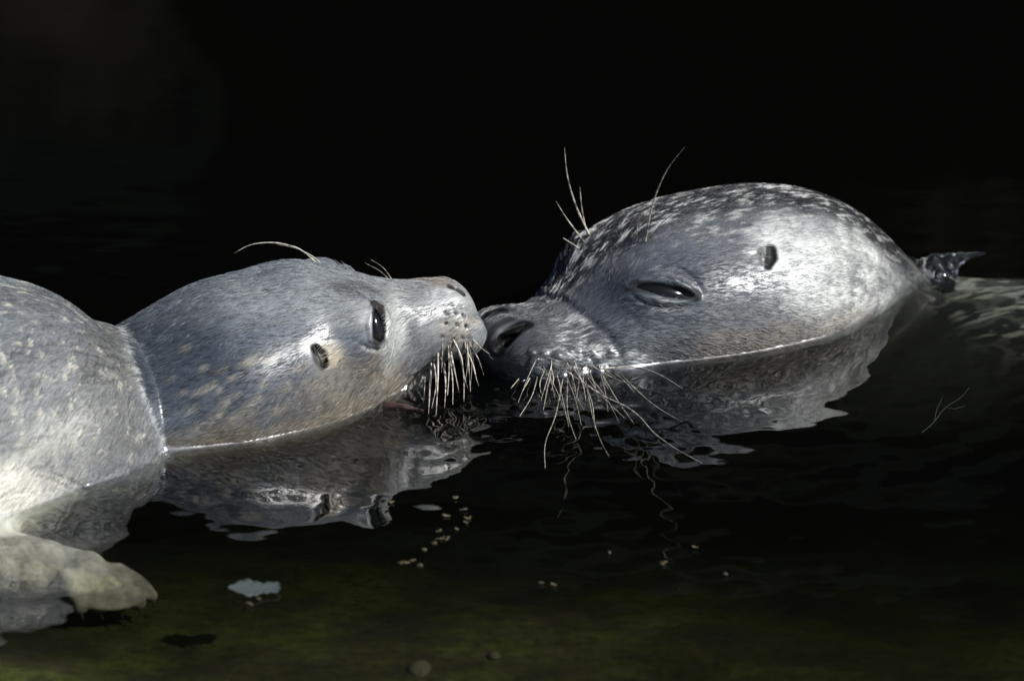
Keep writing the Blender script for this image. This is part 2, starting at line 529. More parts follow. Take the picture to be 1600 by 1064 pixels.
def coat_material():
    m, nt, out = mat_new('seal_coat'); L = nt.links.new
    b = principled(nt, out, rough=0.45, Coat_Weight=0.35, Coat_Roughness=0.3, Coat_IOR=1.4)
    b.inputs['Specular IOR Level'].default_value = 0.5
    at_c = N(nt, 'ShaderNodeAttribute', attribute_name='coat')
    at_f = N(nt, 'ShaderNodeAttribute', attribute_name='lie')
    at_w = N(nt, 'ShaderNodeAttribute', attribute_name='wet')
    mp = N(nt, 'ShaderNodeMapping'); mp.inputs['Scale'].default_value = (1 / 16.0, 1 / 2.6, 1.0)
    L(at_f.outputs['Vector'], mp.inputs['Vector'])
    n1 = N(nt, 'ShaderNodeTexNoise', i_Scale=1.0, i_Detail=2.0, i_Roughness=0.6); L(mp.outputs[0], n1.inputs['Vector'])
    mp2 = N(nt, 'ShaderNodeMapping'); mp2.inputs['Scale'].default_value = (1 / 46.0, 1 / 9.0, 1.0)
    L(at_f.outputs['Vector'], mp2.inputs['Vector'])
    n2 = N(nt, 'ShaderNodeTexNoise', i_Scale=1.0, i_Detail=3.0, i_Roughness=0.55); L(mp2.outputs[0], n2.inputs['Vector'])
    # fine colour grain along the hair
    r1 = N(nt, 'ShaderNodeMapRange', i_1=0.3, i_2=0.72, i_3=0.72, i_4=1.28); L(n1.outputs[0], r1.inputs[0])
    r2 = N(nt, 'ShaderNodeMapRange', i_1=0.3, i_2=0.7, i_3=0.82, i_4=1.18); L(n2.outputs[0], r2.inputs[0])
    mu = N(nt, 'ShaderNodeMath', operation='MULTIPLY'); L(r1.outputs[0], mu.inputs[0]); L(r2.outputs[0], mu.inputs[1])
    vm = N(nt, 'ShaderNodeVectorMath', operation='SCALE'); L(at_c.outputs['Color'], vm.inputs[0]); L(mu.outputs[0], vm.inputs['Scale'])
    L(vm.outputs[0], b.inputs['Base Color'])
    ad = N(nt, 'ShaderNodeMath', operation='ADD'); L(n1.outputs[0], ad.inputs[0]); L(n2.outputs[0], ad.inputs[1])
    bp = N(nt, 'ShaderNodeBump', i_Strength=0.17, i_Distance=0.0011); L(ad.outputs[0], bp.inputs['Height'])
    L(bp.outputs[0], b.inputs['Normal'])
    rr = N(nt, 'ShaderNodeMapRange', i_1=0.0, i_2=1.0, i_3=0.5, i_4=0.36); L(at_w.outputs['Fac'], rr.inputs[0])
    at_b0 = N(nt, 'ShaderNodeAttribute', attribute_name='bare')
    mr0 = N(nt, 'ShaderNodeMath', operation='MULTIPLY_ADD'); L(at_b0.outputs['Fac'], mr0.inputs[0]); mr0.inputs[1].default_value = 0.25; L(rr.outputs[0], mr0.inputs[2])
    L(mr0.outputs[0], b.inputs['Roughness'])
    at_b = N(nt, 'ShaderNodeAttribute', attribute_name='bare')
    rb = N(nt, 'ShaderNodeMapRange', i_1=0.0, i_2=1.0, i_3=0.5, i_4=0.12); L(at_b.outputs['Fac'], rb.inputs[0])
    L(rb.outputs[0], b.inputs['Specular IOR Level'])
    rc = N(nt, 'ShaderNodeMapRange', i_1=0.0, i_2=1.0, i_3=0.55, i_4=0.05); L(at_b.outputs['Fac'], rc.inputs[0]); L(rc.outputs[0], b.inputs['Coat Weight'])
    return m
COAT = coat_material()

def fur_material():
    m, nt, out = mat_new('seal_fur'); L = nt.links.new
    b = principled(nt, out, rough=0.36)
    b.inputs['Specular IOR Level'].default_value = 0.32
    at_c = N(nt, 'ShaderNodeAttribute', attribute_name='tint')
    L(at_c.outputs['Color'], b.inputs['Base Color'])
    return m
FUR = fur_material()

def simple(name, color, rough, **kw):
    m, nt, out = mat_new(name); principled(nt, out, color, rough, **kw); return m
EYE = simple('eye_ball', (0.003, 0.003, 0.003), 0.1, Specular_IOR_Level=0.22)
def whisker_material():
    m, nt, out = mat_new('whisker_horn'); L = nt.links.new
    b = principled(nt, out, (0.55, 0.5, 0.42), 0.35)
    tc = N(nt, 'ShaderNodeTexCoord'); no = N(nt, 'ShaderNodeTexNoise', i_Scale=260.0, i_Detail=1.0)
    L(tc.outputs['Object'], no.inputs['Vector'])
    cr = N(nt, 'ShaderNodeValToRGB'); cr.color_ramp.elements[0].color = (0.08, 0.07, 0.055, 1); cr.color_ramp.elements[1].color = (0.42, 0.385, 0.32, 1)
    cr.color_ramp.elements[0].position = 0.3; cr.color_ramp.elements[1].position = 0.62
    L(no.outputs[0], cr.inputs[0]); L(cr.outputs[0], b.inputs['Base Color'])
    return m
WHISK = whisker_material()
CLAW = simple('claw_horn', (0.05, 0.04, 0.035), 0.25)
TONGUE = simple('tongue_flesh', (0.06, 0.03, 0.03), 0.4)

# ---------------------------------------------------------------- coat colours (pigment, with some highlights and shade painted in)
C = lambda *c: np.array(c, float)
def mixc(col_, c2, m):
    return col_ * (1 - m[:, None]) + c2 * m[:, None]

def blob(u, v, x, y, rx, ry, ang=0.0, wob=None, soft=0.35):
    a = math.radians(ang)
    dx, dy = u - x, v - y
    p = (dx * math.cos(a) + dy * math.sin(a)) / rx; q = (-dx * math.sin(a) + dy * math.cos(a)) / ry
    d = np.sqrt(p * p + q * q)
    if wob is not None: d = d + wob
    return 1 - sstep(d, 1 - soft, 1 + soft)

def near_uv(P, loft):
    L, W, Z = loft.local(P)
    c = loft.vals(L)[0]
    P2 = P.copy()
    far = W < c
    P2[far] = loft.mirror(P[far])
    return project(P2)

def streak(fl, sx, sy, seed=0.0):
    return fbm(np.column_stack([fl[:, 0] / sx + seed, fl[:, 1] / sy + seed * 1.7, np.full(len(fl), seed)]), 3)

def dist_pts(P, pts):
    ch = Chain(pts, 0.0)
    return ch(P)

def paint_pup(P, fl, isbody):
    u, v = project(P)
    w0 = (fbm(P / 30.0) - 0.5) * 1.3
    w1 = (fbm(P / 11.0 + 9) - 0.5) * 1.6
    c = np.tile(C(0.105, 0.115, 0.13), (len(P), 1))
    st = streak(fl, 70, 16, 2.0)
    c *= (0.7 + 0.6 * st)[:, None]
    # darker saddle on the side of head and neck
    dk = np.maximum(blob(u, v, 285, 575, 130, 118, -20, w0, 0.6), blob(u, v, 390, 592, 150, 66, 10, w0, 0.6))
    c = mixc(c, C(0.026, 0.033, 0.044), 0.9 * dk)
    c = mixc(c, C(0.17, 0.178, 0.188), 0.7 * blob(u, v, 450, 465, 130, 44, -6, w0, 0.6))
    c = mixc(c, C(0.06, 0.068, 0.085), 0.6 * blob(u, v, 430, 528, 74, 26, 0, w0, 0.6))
    # tan cheek and throat
    c = mixc(c, C(0.165, 0.135, 0.1), 0.85 * np.maximum(blob(u, v, 570, 610, 100, 50, -14, w0, 0.6), blob(u, v, 470, 690, 230, 42, -13, w0, 0.6)))
    c = mixc(c, C(0.13, 0.11, 0.085), 0.7 * blob(u, v, 330, 705, 130, 34, -10, w0, 0.6))
    c = mixc(c, C(0.07, 0.068, 0.066), 0.7 * blob(u, v, 548, 592, 50, 20, 25, w0, 0.6))
    c = mixc(c, C(0.065, 0.066, 0.068), 0.6 * blob(u, v, 470, 635, 64, 22, -20, w1, 0.6))
    # muzzle and face, with highlights on muzzle top and temple painted in
    c = mixc(c, C(0.2, 0.2, 0.198), 0.85 * blob(u, v, 665, 480, 92, 62, 0, w0 * 0.5))
    c = mixc(c, C(0.11, 0.115, 0.12), 0.7 * blob(u, v, 640, 457, 44, 18, 0, w0, 0.6))
    c = mixc(c, C(0.07, 0.074, 0.08), 0.8 * blob(u, v, 662, 545, 40, 32, -30, w0, 0.6))
    c = mixc(c, C(0.25, 0.225, 0.19), 0.7 * blob(u, v, 722, 522, 28, 34, 0, w1))
    c = mixc(c, C(0.32, 0.32, 0.32), 0.7 * blob(u, v, 702, 466, 30, 14, 14, w1))
    c = mixc(c, C(0.16, 0.125, 0.1), 0.7 * blob(u, v, 690, 440, 22, 9, 10, w1))
    c = mixc(c, C(0.3, 0.3, 0.29), 0.8 * blob(u, v, 618, 505, 17, 60, 8, w0 * 0.5, 0.5))
    c = mixc(c, C(0.3, 0.3, 0.29), 0.7 * blob(u, v, 558, 492, 30, 24, 0, w0, 0.6))
    c = mixc(c, C(0.33, 0.275, 0.2), 0.8 * np.maximum(blob(u, v, 519, 550, 17, 19, 0, w0, 0.6), blob(u, v, 490, 540, 22, 9, 20, w0, 0.6)))
    c = mixc(c, C(0.1, 0.09, 0.075), 0.7 * blob(u, v, 655, 596, 24, 20, -40, w1))
    c = mixc(c, C(0.04, 0.04, 0.04), 0.7 * blob(u, v, 552, 452, 36, 10, 5, w1, 0.6))
    c = mixc(c, C(0.09, 0.088, 0.085), 0.55 * sstep(fbm(P / 7.0 + 13), 0.42, 0.6) * blob(u, v, 712, 508, 32, 30, 0, w1, 0.6))
    # pale blotches on the dark side
    for (x, y, r) in [(292, 543, 7), (350, 578, 7), (364, 590, 8), (402, 561, 11), (430, 560, 9), (386, 566, 7), (330, 602, 9), (312, 612, 8), (352, 630, 9), (388, 642, 11),
                      (404, 622, 9), (450, 602, 9), (300, 640, 9), (436, 640, 9), (366, 655, 9), (470, 574, 7), (320, 575, 6), (340, 650, 8), (415, 600, 7), (372, 615, 7), (288, 612, 6), (270, 590, 5), (310, 665, 8), (345, 610, 5), (378, 585, 5)]:
        c = mixc(c, C(0.22, 0.195, 0.155), 0.5 * blob(u, v, x, y, r * 1.2, r * 0.7, -32, w1, 0.8))
    # the body behind the neck roll: duller, with pale flecks, whiter toward the chest
    cb = np.tile(C(0.105, 0.111, 0.12), (len(P), 1))
    cb *= (0.65 + 0.7 * streak(fl, 60, 14, 5.0))[:, None]
    cb = mixc(cb, C(0.17, 0.17, 0.165), 0.6 * blob(u, v, 90, 650, 140, 90, -20, w0, 0.6))
    cb = mixc(cb, C(0.55, 0.53, 0.48), 0.95 * np.maximum(blob(u, v, 0, 800, 110, 66, -18, w0 * 0.7, 0.7), 0.35 * blob(u, v, 90, 680, 60, 30, -25, w0, 0.8)))
    cb = mixc(cb, C(0.07, 0.07, 0.07), 0.6 * blob(u, v, 165, 545, 40, 46, 0, w0, 0.6))
    cb = mixc(cb, C(0.1, 0.098, 0.095), 0.7 * blob(u, v, 195, 620, 46, 110, -16, w0, 0.8))
    fk = sstep(streak(fl, 13, 8, 8.0), 0.64, 0.72) * 0.6
    cb = mixc(cb, C(0.36, 0.34, 0.29), fk)
    fk = sstep(streak(fl, 30, 4, 31.0), 0.7, 0.78) * 0.6
    cb = mixc(cb, C(0.025, 0.025, 0.025), fk)
    fs = fbm(P / np.array([60.0, 30.0, 14.0]) + 2, 3)
    cb = mixc(cb, C(0.25, 0.225, 0.19), 0.8 * sstep(v, 815, 850) * 0.85)
    cb = mixc(cb, C(0.13, 0.12, 0.11), 0.75 * sstep(fs, 0.5, 0.66) * sstep(v, 800, 840))
    cb = mixc(cb, C(0.42, 0.38, 0.29), 0.8 * blob(u, v, 60, 895, 120, 16, 10, w1))
    c = mixc(c, cb, isbody)
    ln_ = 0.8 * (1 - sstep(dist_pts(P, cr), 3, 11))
    c = mixc(c, C(0.34, 0.35, 0.36), (0.75 * ln_ * sstep(fbm(P / 10.0 + 4), 0.25, 0.6)))  # bright highlight of the neck crease painted into the coat
    # bare dark skin; shade inside ear hole and nostril painted in too
    bare = np.zeros(len(P)); nohair = np.zeros(len(P))
    def skin(pts, r, colr, soft=2.5, gap=9):
        nonlocal c, bare
        for q in (pts, mir(pts, PH)):
            m = 1 - sstep(dist_pts(P, q), r, r + soft)
            c = mixc(c, colr, m); bare = np.maximum(bare, m)
            nohair[:] = np.maximum(nohair, 1 - sstep(dist_pts(P, q), r + 2, r + gap))
    skin(pp([(589, 474), (592, 492), (594, 510), (592, 526)]), 13.0, C(0.02, 0.019, 0.018), 3)
    skin(pp([(494, 545), (502, 556), (507, 568)]), 8.0, C(0.006, 0.006, 0.006), 2.5, 12)
    skin(pp([(704, 448), (714, 451), (724, 458)]), 5.0, C(0.012, 0.011, 0.011), 3)
    skin(pp([(741, 549), (712, 561), (692, 567), (668, 582), (648, 597), (612, 628)]), 3.0, C(0.02, 0.018, 0.017), 4)
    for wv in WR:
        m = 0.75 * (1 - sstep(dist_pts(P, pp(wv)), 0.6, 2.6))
        c = mixc(c, C(0.03, 0.03, 0.03), m)  # creases darkened in the colour as well as carved
    for q in [(697, 489), (697, 505), (714, 507), (728, 509), (690, 525), (708, 529), (722, 527), (732, 526), (712, 488), (724, 492)]:
        r_ = pp([q, (q[0] + 1, q[1] + 1)])
        m = 1 - sstep(dist_pts(P, r_), 2.5, 4.5); bare = np.maximum(bare, m)
        c = mixc(c, C(0.02, 0.02, 0.02), m)
    wet = 0.5 + 0.5 * (1 - isbody)
    c = c * C(0.99, 1.01, 0.99)
    return np.clip(c, 0.003, 0.8), bare, wet, nohair

def paint_adult(P, fl):
    u, v = project(P)
    w0 = (fbm(P / 34.0 + 3) - 0.5) * 1.3
    w1 = (fbm(P / 12.0 + 5) - 0.5) * 1.2
    c = np.tile(C(0.066, 0.072, 0.082), (len(P), 1))
    c *= (0.7 + 0.6 * streak(fl, 60, 14, 1.0))[:, None]
    sp = fbm(np.column_stack([fl[:, 0] / 14.0, fl[:, 1] / 8.5, fl[:, 0] * 0 + 4]), 2)
    # white side of head behind the eye, its wet highlight painted in
    wh = np.maximum(np.maximum(blob(u, v, 1300, 430, 112, 84, 20, w0 * 0.8, 0.5), blob(u, v, 1350, 380, 70, 44, 42, w0)), blob(u, v, 1225, 390, 50, 50, 0, w0, 0.6))
    c = mixc(c, C(0.45, 0.45, 0.44), 0.92 * wh)
    c = mixc(c, C(0.1, 0.105, 0.115), 0.7 * blob(u, v, 1150, 480, 70, 60, 0, w0, 0.7))
    c = mixc(c, C(0.2, 0.165, 0.135), 0.6 * np.maximum(blob(u, v, 1190, 537, 100, 30, -14, w0, 0.8), blob(u, v, 1300, 512, 60, 16, -22, w1, 0.8)))
    dm = sstep(fbm(P / 20.0 + 21), 0.47, 0.58) * np.maximum(blob(u, v, 1370, 455, 80, 66, -30, w0, 0.6), 0.8 * blob(u, v, 1400, 400, 60, 40, 42, w0, 0.6))
    dm = np.maximum(dm, 0.6 * sstep(fbm(P / 14.0 + 41), 0.55, 0.64) * blob(u, v, 1300, 400, 130, 80, 20, w0, 0.6))
    c = mixc(c, C(0.12, 0.115, 0.12), 0.75 * dm)
    # dark crown and nape
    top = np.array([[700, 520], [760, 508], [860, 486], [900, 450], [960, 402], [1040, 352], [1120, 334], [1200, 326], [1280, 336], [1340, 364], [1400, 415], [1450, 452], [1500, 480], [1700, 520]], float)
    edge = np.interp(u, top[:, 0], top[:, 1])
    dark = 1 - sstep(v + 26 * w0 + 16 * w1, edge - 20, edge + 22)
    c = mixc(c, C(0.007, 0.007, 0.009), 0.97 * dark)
    spots = sstep(sp, 0.62, 0.7)
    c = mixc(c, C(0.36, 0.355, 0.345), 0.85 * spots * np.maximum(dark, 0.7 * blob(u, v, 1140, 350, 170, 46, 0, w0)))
    # blue grey around the eye and forehead
    c = mixc(c, C(0.04, 0.045, 0.056), 0.75 * np.maximum(blob(u, v, 1030, 430, 60, 30, 8, w0), blob(u, v, 960, 455, 70, 50, -40, w0)))
    c = mixc(c, C(0.06, 0.066, 0.08), 0.6 * blob(u, v, 1080, 390, 80, 30, -10, w0))
    # muzzle: dark, speckled pad; wet highlights painted on as white streaks
    mz = blob(u, v, 840, 550, 125, 70, 5, w0 * 0.5)
    c = mixc(c, C(0.045, 0.047, 0.052), 0.9 * mz)
    gz = sstep(streak(fl, 16, 5, 12.0), 0.5, 0.62)
    c = mixc(c, C(0.4, 0.4, 0.4), 0.75 * gz * np.maximum(np.maximum(blob(u, v, 898, 522, 36, 22, 30, w1), blob(u, v, 925, 560, 50, 18, 12, w1)), blob(u, v, 988, 560, 22, 18, 30, w1)))
    c = mixc(c, C(0.16, 0.15, 0.14), 0.5 * sstep(sp, 0.55, 0.65) * blob(u, v, 850, 575, 70, 22, 5, w1))
    # under the surface: dark marbling on grey
    L, W, Z = AH.local(P)
    body = sstep(L, 690, 800) * np.ones(len(P))
    body = np.maximum(body, sstep(-P[:, 2], 4, 18) * sstep(L, 420, 520))  # neck below the waterline painted darker to tone down a sunlit band
    mb = fbm(P / np.array([52.0, 40.0, 40.0]) + 7, 2)
    net = 1 - sstep(np.abs(mb - 0.5 + 0.25 * w1 * 0.3), 0.0, 0.12)
    cb = mixc(np.tile(C(0.018, 0.018, 0.02), (len(P), 1)), C(0.15, 0.148, 0.14), 0.35 * net)
    cb = mixc(cb, C(0.24, 0.235, 0.22), 0.8 * sstep(streak(fl, 30, 12, 3.0), 0.53, 0.64) * sstep(P[:, 2], -90, -40) * sstep(L, 770, 830))
    cb = mixc(cb, C(0.3, 0.3, 0.28), 0.8 * sstep(-P[:, 2] + 70 * w0, 60, 170) * sstep(L, 860, 980))
    c = mixc(c, cb, body)
    c = mixc(c, C(0.03, 0.03, 0.03), 0.9 * sstep(L, 560, 640) * (1 - sstep(L, 760, 820)) * sstep(-P[:, 2], 2, 14))  # submerged neck darkened again in colour, so no lit strip shows
    bare = np.zeros(len(P)); nohair = np.zeros(len(P))
    def skin(pts, r, colr, soft=2.5, gap=9):
        nonlocal c, bare
        for q in (pts, mir(pts, AH)):
            m = 1 - sstep(dist_pts(P, q), r, r + soft)
            c = mixc(c, colr, m); bare = np.maximum(bare, m)
            nohair[:] = np.maximum(nohair, 1 - sstep(dist_pts(P, q), r + 2, r + gap))
    skin(NOSE, 12.0, C(0.004, 0.004, 0.004), 6)  # shade inside the nostrils painted in as near-black colour
    skin(NOSE2, 15.0, C(0.002, 0.002, 0.002), 6)
    skin(ap([(768, 548), (762, 530), (772, 512), (800, 498)]), 3.0, C(0.014, 0.014, 0.016), 8, 6)
    skin(ap([(992, 447), (1020, 450), (1045, 455), (1068, 459), (1086, 461)]), 9.0, C(0.02, 0.02, 0.022), 4)
    m_ = 1 - sstep(dist_pts(P, ap([(1187, 391), (1191, 404), (1194, 415)])), 5, 10); c = mixc(c, C(0.08, 0.078, 0.075), 0.9 * m_)
    skin(ap([(1205, 388), (1206, 401), (1199, 414)], -5), 8.0, C(0.014, 0.014, 0.014), 6, 12)  # shade inside the ear hole painted into the colour
    wet = np.ones(len(P)) * 0.75
    c = c * C(0.99, 1.01, 0.99)
    return np.clip(c, 0.003, 0.8), bare, wet, nohair

# ---------------------------------------------------------------- the seals
def set_attr(me, name, typ, dom, data):
    a = me.attributes.new(name, typ, dom)
    a.data.foreach_set('vector' if typ == 'FLOAT_VECTOR' else 'color' if typ == 'FLOAT_COLOR' else 'value', np.ascontiguousarray(data, dtype=np.float32).ravel())

def fur_curves(parent, f, V, Nn, D, colr, keep, count, seed, lmin, lmax, rad):
    r = np.random.default_rng(seed)
    idx = np.nonzero(keep)[0]
    idx = r.choice(idx, count)
    n = Nn[idx]; d = D[idx]
    s = np.cross(n, d)
    p = V[idx] + s * r.uniform(-1.6, 1.6, (count, 1)) + d * r.uniform(-1.6, 1.6, (count, 1))
    clump = (fbm(p / 9.0, 2) - 0.5)[:, None]
    d = d + s * (clump * 1.1 + r.normal(0, 0.1, (count, 1)))
    d /= np.linalg.norm(d, axis=1)[:, None]
    ln = r.uniform(lmin, lmax, (count, 1))
    lift = r.uniform(0.02, 0.1, (count, 1)) * ln
    pts = np.stack([p - n * 0.3, p + d * ln * 0.4 + n * lift * 0.7, p + d * ln * 0.75 + n * lift, p + d * ln + n * lift * 0.75], 1)
    for q in (1, 2, 3):                                    # lay each strand on the skin
        v = f(pts[:, q]); want = (lift * (0.7, 1.0, 0.75)[q - 1])[:, 0]
        pts[:, q] += n * np.clip(want - v, -6, 6)[:, None]
    hc = bpy.data.hair_curves.new('fur')
    hc.add_curves([4] * count)
    hc.attributes['position'].data.foreach_set('vector', to_m(pts.reshape(-1, 3)).astype(np.float32).ravel())
    rr = np.tile(np.array([1.0, 0.95, 0.7, 0.12]) * rad * S, (count, 1)) * r.uniform(0.7, 1.25, (count, 1))
    ra = hc.attributes.get('radius') or hc.attributes.new('radius', 'FLOAT', 'POINT')
    ra.data.foreach_set('value', rr.astype(np.float32).ravel())
    t = colr[idx] * r.uniform(0.6, 1.25, (count, 1))
    t = np.column_stack([np.clip(t, 0, 0.9), np.ones(count)])
    ca = hc.attributes.new('tint', 'FLOAT_COLOR', 'CURVE'); ca.data.foreach_set('color', t.astype(np.float32).ravel())
    o = link('fur', hc, parent, FUR); o['kind'] = 'stuff'
    return o

def tube(name, pts, r0, r1, parent, mat, sides=6, sub=5):
    pts = np.array(pts, float)
    if len(pts) > 2:                                        # smooth the polyline
        t = np.concatenate([[0], np.cumsum(np.linalg.norm(np.diff(pts, axis=0), axis=1))])
        g = np.linspace(0, t[-1], sub * (len(pts) - 1) + 1)
        q = np.column_stack([np.interp(g, t, pts[:, i]) for i in range(3)])
        for _ in range(sub):
            q[1:-1] = 0.25 * q[:-2] + 0.5 * q[1:-1] + 0.25 * q[2:]
        pts = q
    n = len(pts)
    tg = np.gradient(pts, axis=0); tg /= np.linalg.norm(tg, axis=1)[:, None]
    ref = np.array([0.3, 1.0, 0.2]); 
    a = np.cross(tg, ref); a /= np.linalg.norm(a, axis=1)[:, None]; b = np.cross(tg, a)
    f = np.linspace(0, 1, n)
    rad = r0 + (r1 - r0) * f ** 1.3
    rad = rad * (1 + 0.12 * np.sin(f * np.linalg.norm(np.diff(pts, axis=0), axis=1).sum() / 5.0))
    an = np.arange(sides) / sides * 2 * math.pi
    V = (pts[:, None] + rad[:, None, None] * (a[:, None] * np.cos(an)[None, :, None] + b[:, None] * np.sin(an)[None, :, None])).reshape(-1, 3)
    i = np.arange(n - 1)[:, None] * sides; j = np.arange(sides)[None]; j2 = (j + 1) % sides
    Q = np.stack([i + j, i + j2, i + sides + j2, i + sides + j], -1).reshape(-1, 4)
    return link(name, quad_mesh(name, V, Q), parent, mat)

def eyeball(parent, fr, r, depth):
    p, n, t, b = fr
    c = p - n * depth
    th = np.linspace(0, math.pi, 25); ph = np.linspace(0, 2 * math.pi, 37)[:-1]
    T_, P_ = np.meshgrid(th, ph, indexing='ij')
    d = np.stack([np.sin(T_) * np.cos(P_) * r[0], np.sin(T_) * np.sin(P_) * r[1], np.cos(T_) * r[2]], -1).reshape(-1, 3)
    V = c + d[:, :1] * t + d[:, 1:2] * b + d[:, 2:] * n
    nph = len(ph); i = np.arange(24)[:, None] * nph; j = np.arange(nph)[None]; j2 = (j + 1) % nph
    Q = np.stack([i + j, i + nph + j, i + nph + j2, i + j2], -1).reshape(-1, 4)
    return link('eye', quad_mesh('eye', V, Q), parent, EYE)

def finish_body(root, V, Q, Nn, f, paint, loft_of, fur_n, seed, gravity, fl_len):
    me = quad_mesh('body', V, Q)
    body = link('body', me, root, COAT)
    sel, fl, D = loft_of(V)
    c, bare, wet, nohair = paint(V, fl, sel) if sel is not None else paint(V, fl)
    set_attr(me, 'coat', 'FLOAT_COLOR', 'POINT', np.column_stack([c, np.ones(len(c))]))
    set_attr(me, 'lie', 'FLOAT_VECTOR', 'POINT', np.column_stack([fl, np.zeros(len(fl))]))
    set_attr(me, 'wet', 'FLOAT', 'POINT', wet)
    set_attr(me, 'bare', 'FLOAT', 'POINT', np.maximum(bare, sstep(-V[:, 2], 0, 6)))    # no gloss where water lies on the coat
    # fur lies back and down over the skin
    D = D - np.array([0, 0, gravity])
    D = D - Nn * (D * Nn).sum(1)[:, None]
    D /= np.maximum(np.linalg.norm(D, axis=1), 1e-6)[:, None]
    u, v = project(V)
    keep = (bare < 0.2) & (nohair < 0.5) & ((V[:, 2] > 5)) & (u > -60) & (u < 1660) & ((Nn @ FWD) < 0.35)
    fur_curves(body, f, V, Nn, D, c, keep, fur_n, seed, fl_len[0], fl_len[1], fl_len[2])
    return body

def pup_loft(P):
    fh, fb = PH(P), PB(P)
    u, v = project(P)
    xb = np.interp(v, [440, 512, 530, 555, 585, 620, 655, 685, 714, 760, 800, 1000], [186, 197, 201, 207, 215, 226, 240, 252, 264, 300, 330, 460])
    isb = 1 - sstep(u - xb + 22 * (fbm(P / 9.0) - 0.5), -14, 10)
    isb = np.where(fb - fh > 60, 0.0, isb); isb = np.where((fh - fb > 30), 1.0, isb)
    # the head side of the neck roll keeps the head coat
    lh = np.column_stack(PH.flow(P)); lb = np.column_stack(PB.flow(P)); lb[:, 0] += 600
    fl = np.where(isb[:, None] > 0.5, lb, lh)
    D = np.where(isb[:, None] > 0.5, np.array([*PB.d, 0.0]), np.array([*PH.d, 0.0]))
    return isb, fl, D
def adult_loft(P):
    fl = np.column_stack(AH.flow(P)); fb = np.column_stack(AB.flow(P))
    fl = np.where((AB(P) < AH(P))[:, None], fb, fl)
    return None, fl, np.tile(np.array([*AH.d, 0.0]), (len(P), 1))

pup_root = empty('harbor_seal'); pup_root.location = (0, 0, 0)
tag(pup_root, 'smaller pale grey seal on the left with open mouth and tan whiskers, shoulders above water', 'seal', 'seals touching noses')
V, Q, NV = surface_net(pup, (-560, -1000, -330), (790, 300, 350), 2.7)
finish_body(pup_root, V, Q, NV, pup, paint_pup, pup_loft, 32000, 1, 0.45, (9, 22, 0.38))
adult_root = empty('harbor_seal')
tag(adult_root, 'larger speckled seal on the right with dark crown, half-closed eye and body under water', 'seal', 'seals touching noses')
V, Q, NV = surface_net(adult, (730, -160, -420), (1960, 1000, 270), 2.7)
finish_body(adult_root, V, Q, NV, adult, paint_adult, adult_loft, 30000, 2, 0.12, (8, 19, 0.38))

def mirror_frame(fr, loft):
    p, n, t, b = fr
    m = lambda d: loft.mirror((p + d * 5)[None])[0]
    p2 = loft.mirror(p[None])[0]
    n2 = m(n) - p2; n2 /= np.linalg.norm(n2); t2 = m(t) - p2; t2 -= n2 * (t2 @ n2); t2 /= np.linalg.norm(t2)
    return p2, n2, t2, np.cross(n2, t2)
for fr in (EYE_P, mirror_frame(EYE_P, PH)):
    eyeball(pup_root, fr, (32, 17, 14), 13.5)
for fr in (EYE_A, mirror_frame(EYE_A, AH)):
    eyeball(adult_root, fr, (50, 20, 16), 19)

def whisker(root, f, pts, r0, zend=None, yoff=0.0, mode='water', r1=0.35):
    """pts: photo pixels; the first lies on the snout, the others hang out toward the camera"""
    q0 = trace(f, *pts[0])
    if q0 is None: q0 = at(pts[0][0], pts[0][1], Y=0)
    out = [q0]
    n = len(pts) - 1
    for i, p in enumerate(pts[1:], 1):
        t = i / n
        if mode == 'water':
            z = q0[2] + (zend - q0[2]) * t
            out.append(at(p[0], p[1], Z=z))
        else:
            out.append(at(p[0], p[1], Y=q0[1] + yoff * t))
    tube('whisker', out, r0, r1, root, WHISK)

pf = lambda P: pup(P); af = lambda P: adult(P)
for pts, r0, ze in [
    ([(673, 566), (673, 600), (672, 647)], 3.0, 4), ([(684, 551), (683, 586), (679, 650)], 2.5, 3), ([(690, 528), (690, 553), (688, 582)], 2.0, 40),
    ([(693, 562), (696, 600), (693, 637)], 2.6, 6), ([(704, 550), (709, 580), (716, 600), (717, 613)], 2.7, 20), ([(708, 530), (721, 558), (724, 580), (728, 606)], 2.3, 20),
    ([(726, 543), (739, 568), (747, 593), (748, 603)], 2.0, 18), ([(732, 534), (747, 561), (756, 586)], 1.8, 25), ([(738, 530), (752, 545), (763, 553)], 1.5, 60),
    ([(702, 556), (707, 592), (706, 632)], 2.2, 6), ([(664, 580), (664, 612), (659, 631)], 1.8, 5), ([(716, 548), (724, 580), (722, 628)], 1.8, 6), ([(700, 540), (702, 575), (699, 618)], 1.9, 12)]:
    whisker(pup_root, pf, [(x + random.uniform(-3, 3) * (k > 0), y) for k, (x, y) in enumerate(pts)], r0 * 0.76, ze, r1=0.4)
for pts, r0, yo in [([(494, 411), (470, 388), (430, 378), (390, 381), (366, 396)], 1.5, -10), ([(502, 412), (486, 398), (458, 386), (432, 382)], 1.1, 20), ([(607, 437), (596, 424), (570, 411)], 0.8, 60), ([(612, 437), (600, 418), (580, 406)], 0.7, 60)]:
    whisker(pup_root, pf, pts, r0, yoff=yo, mode='up')
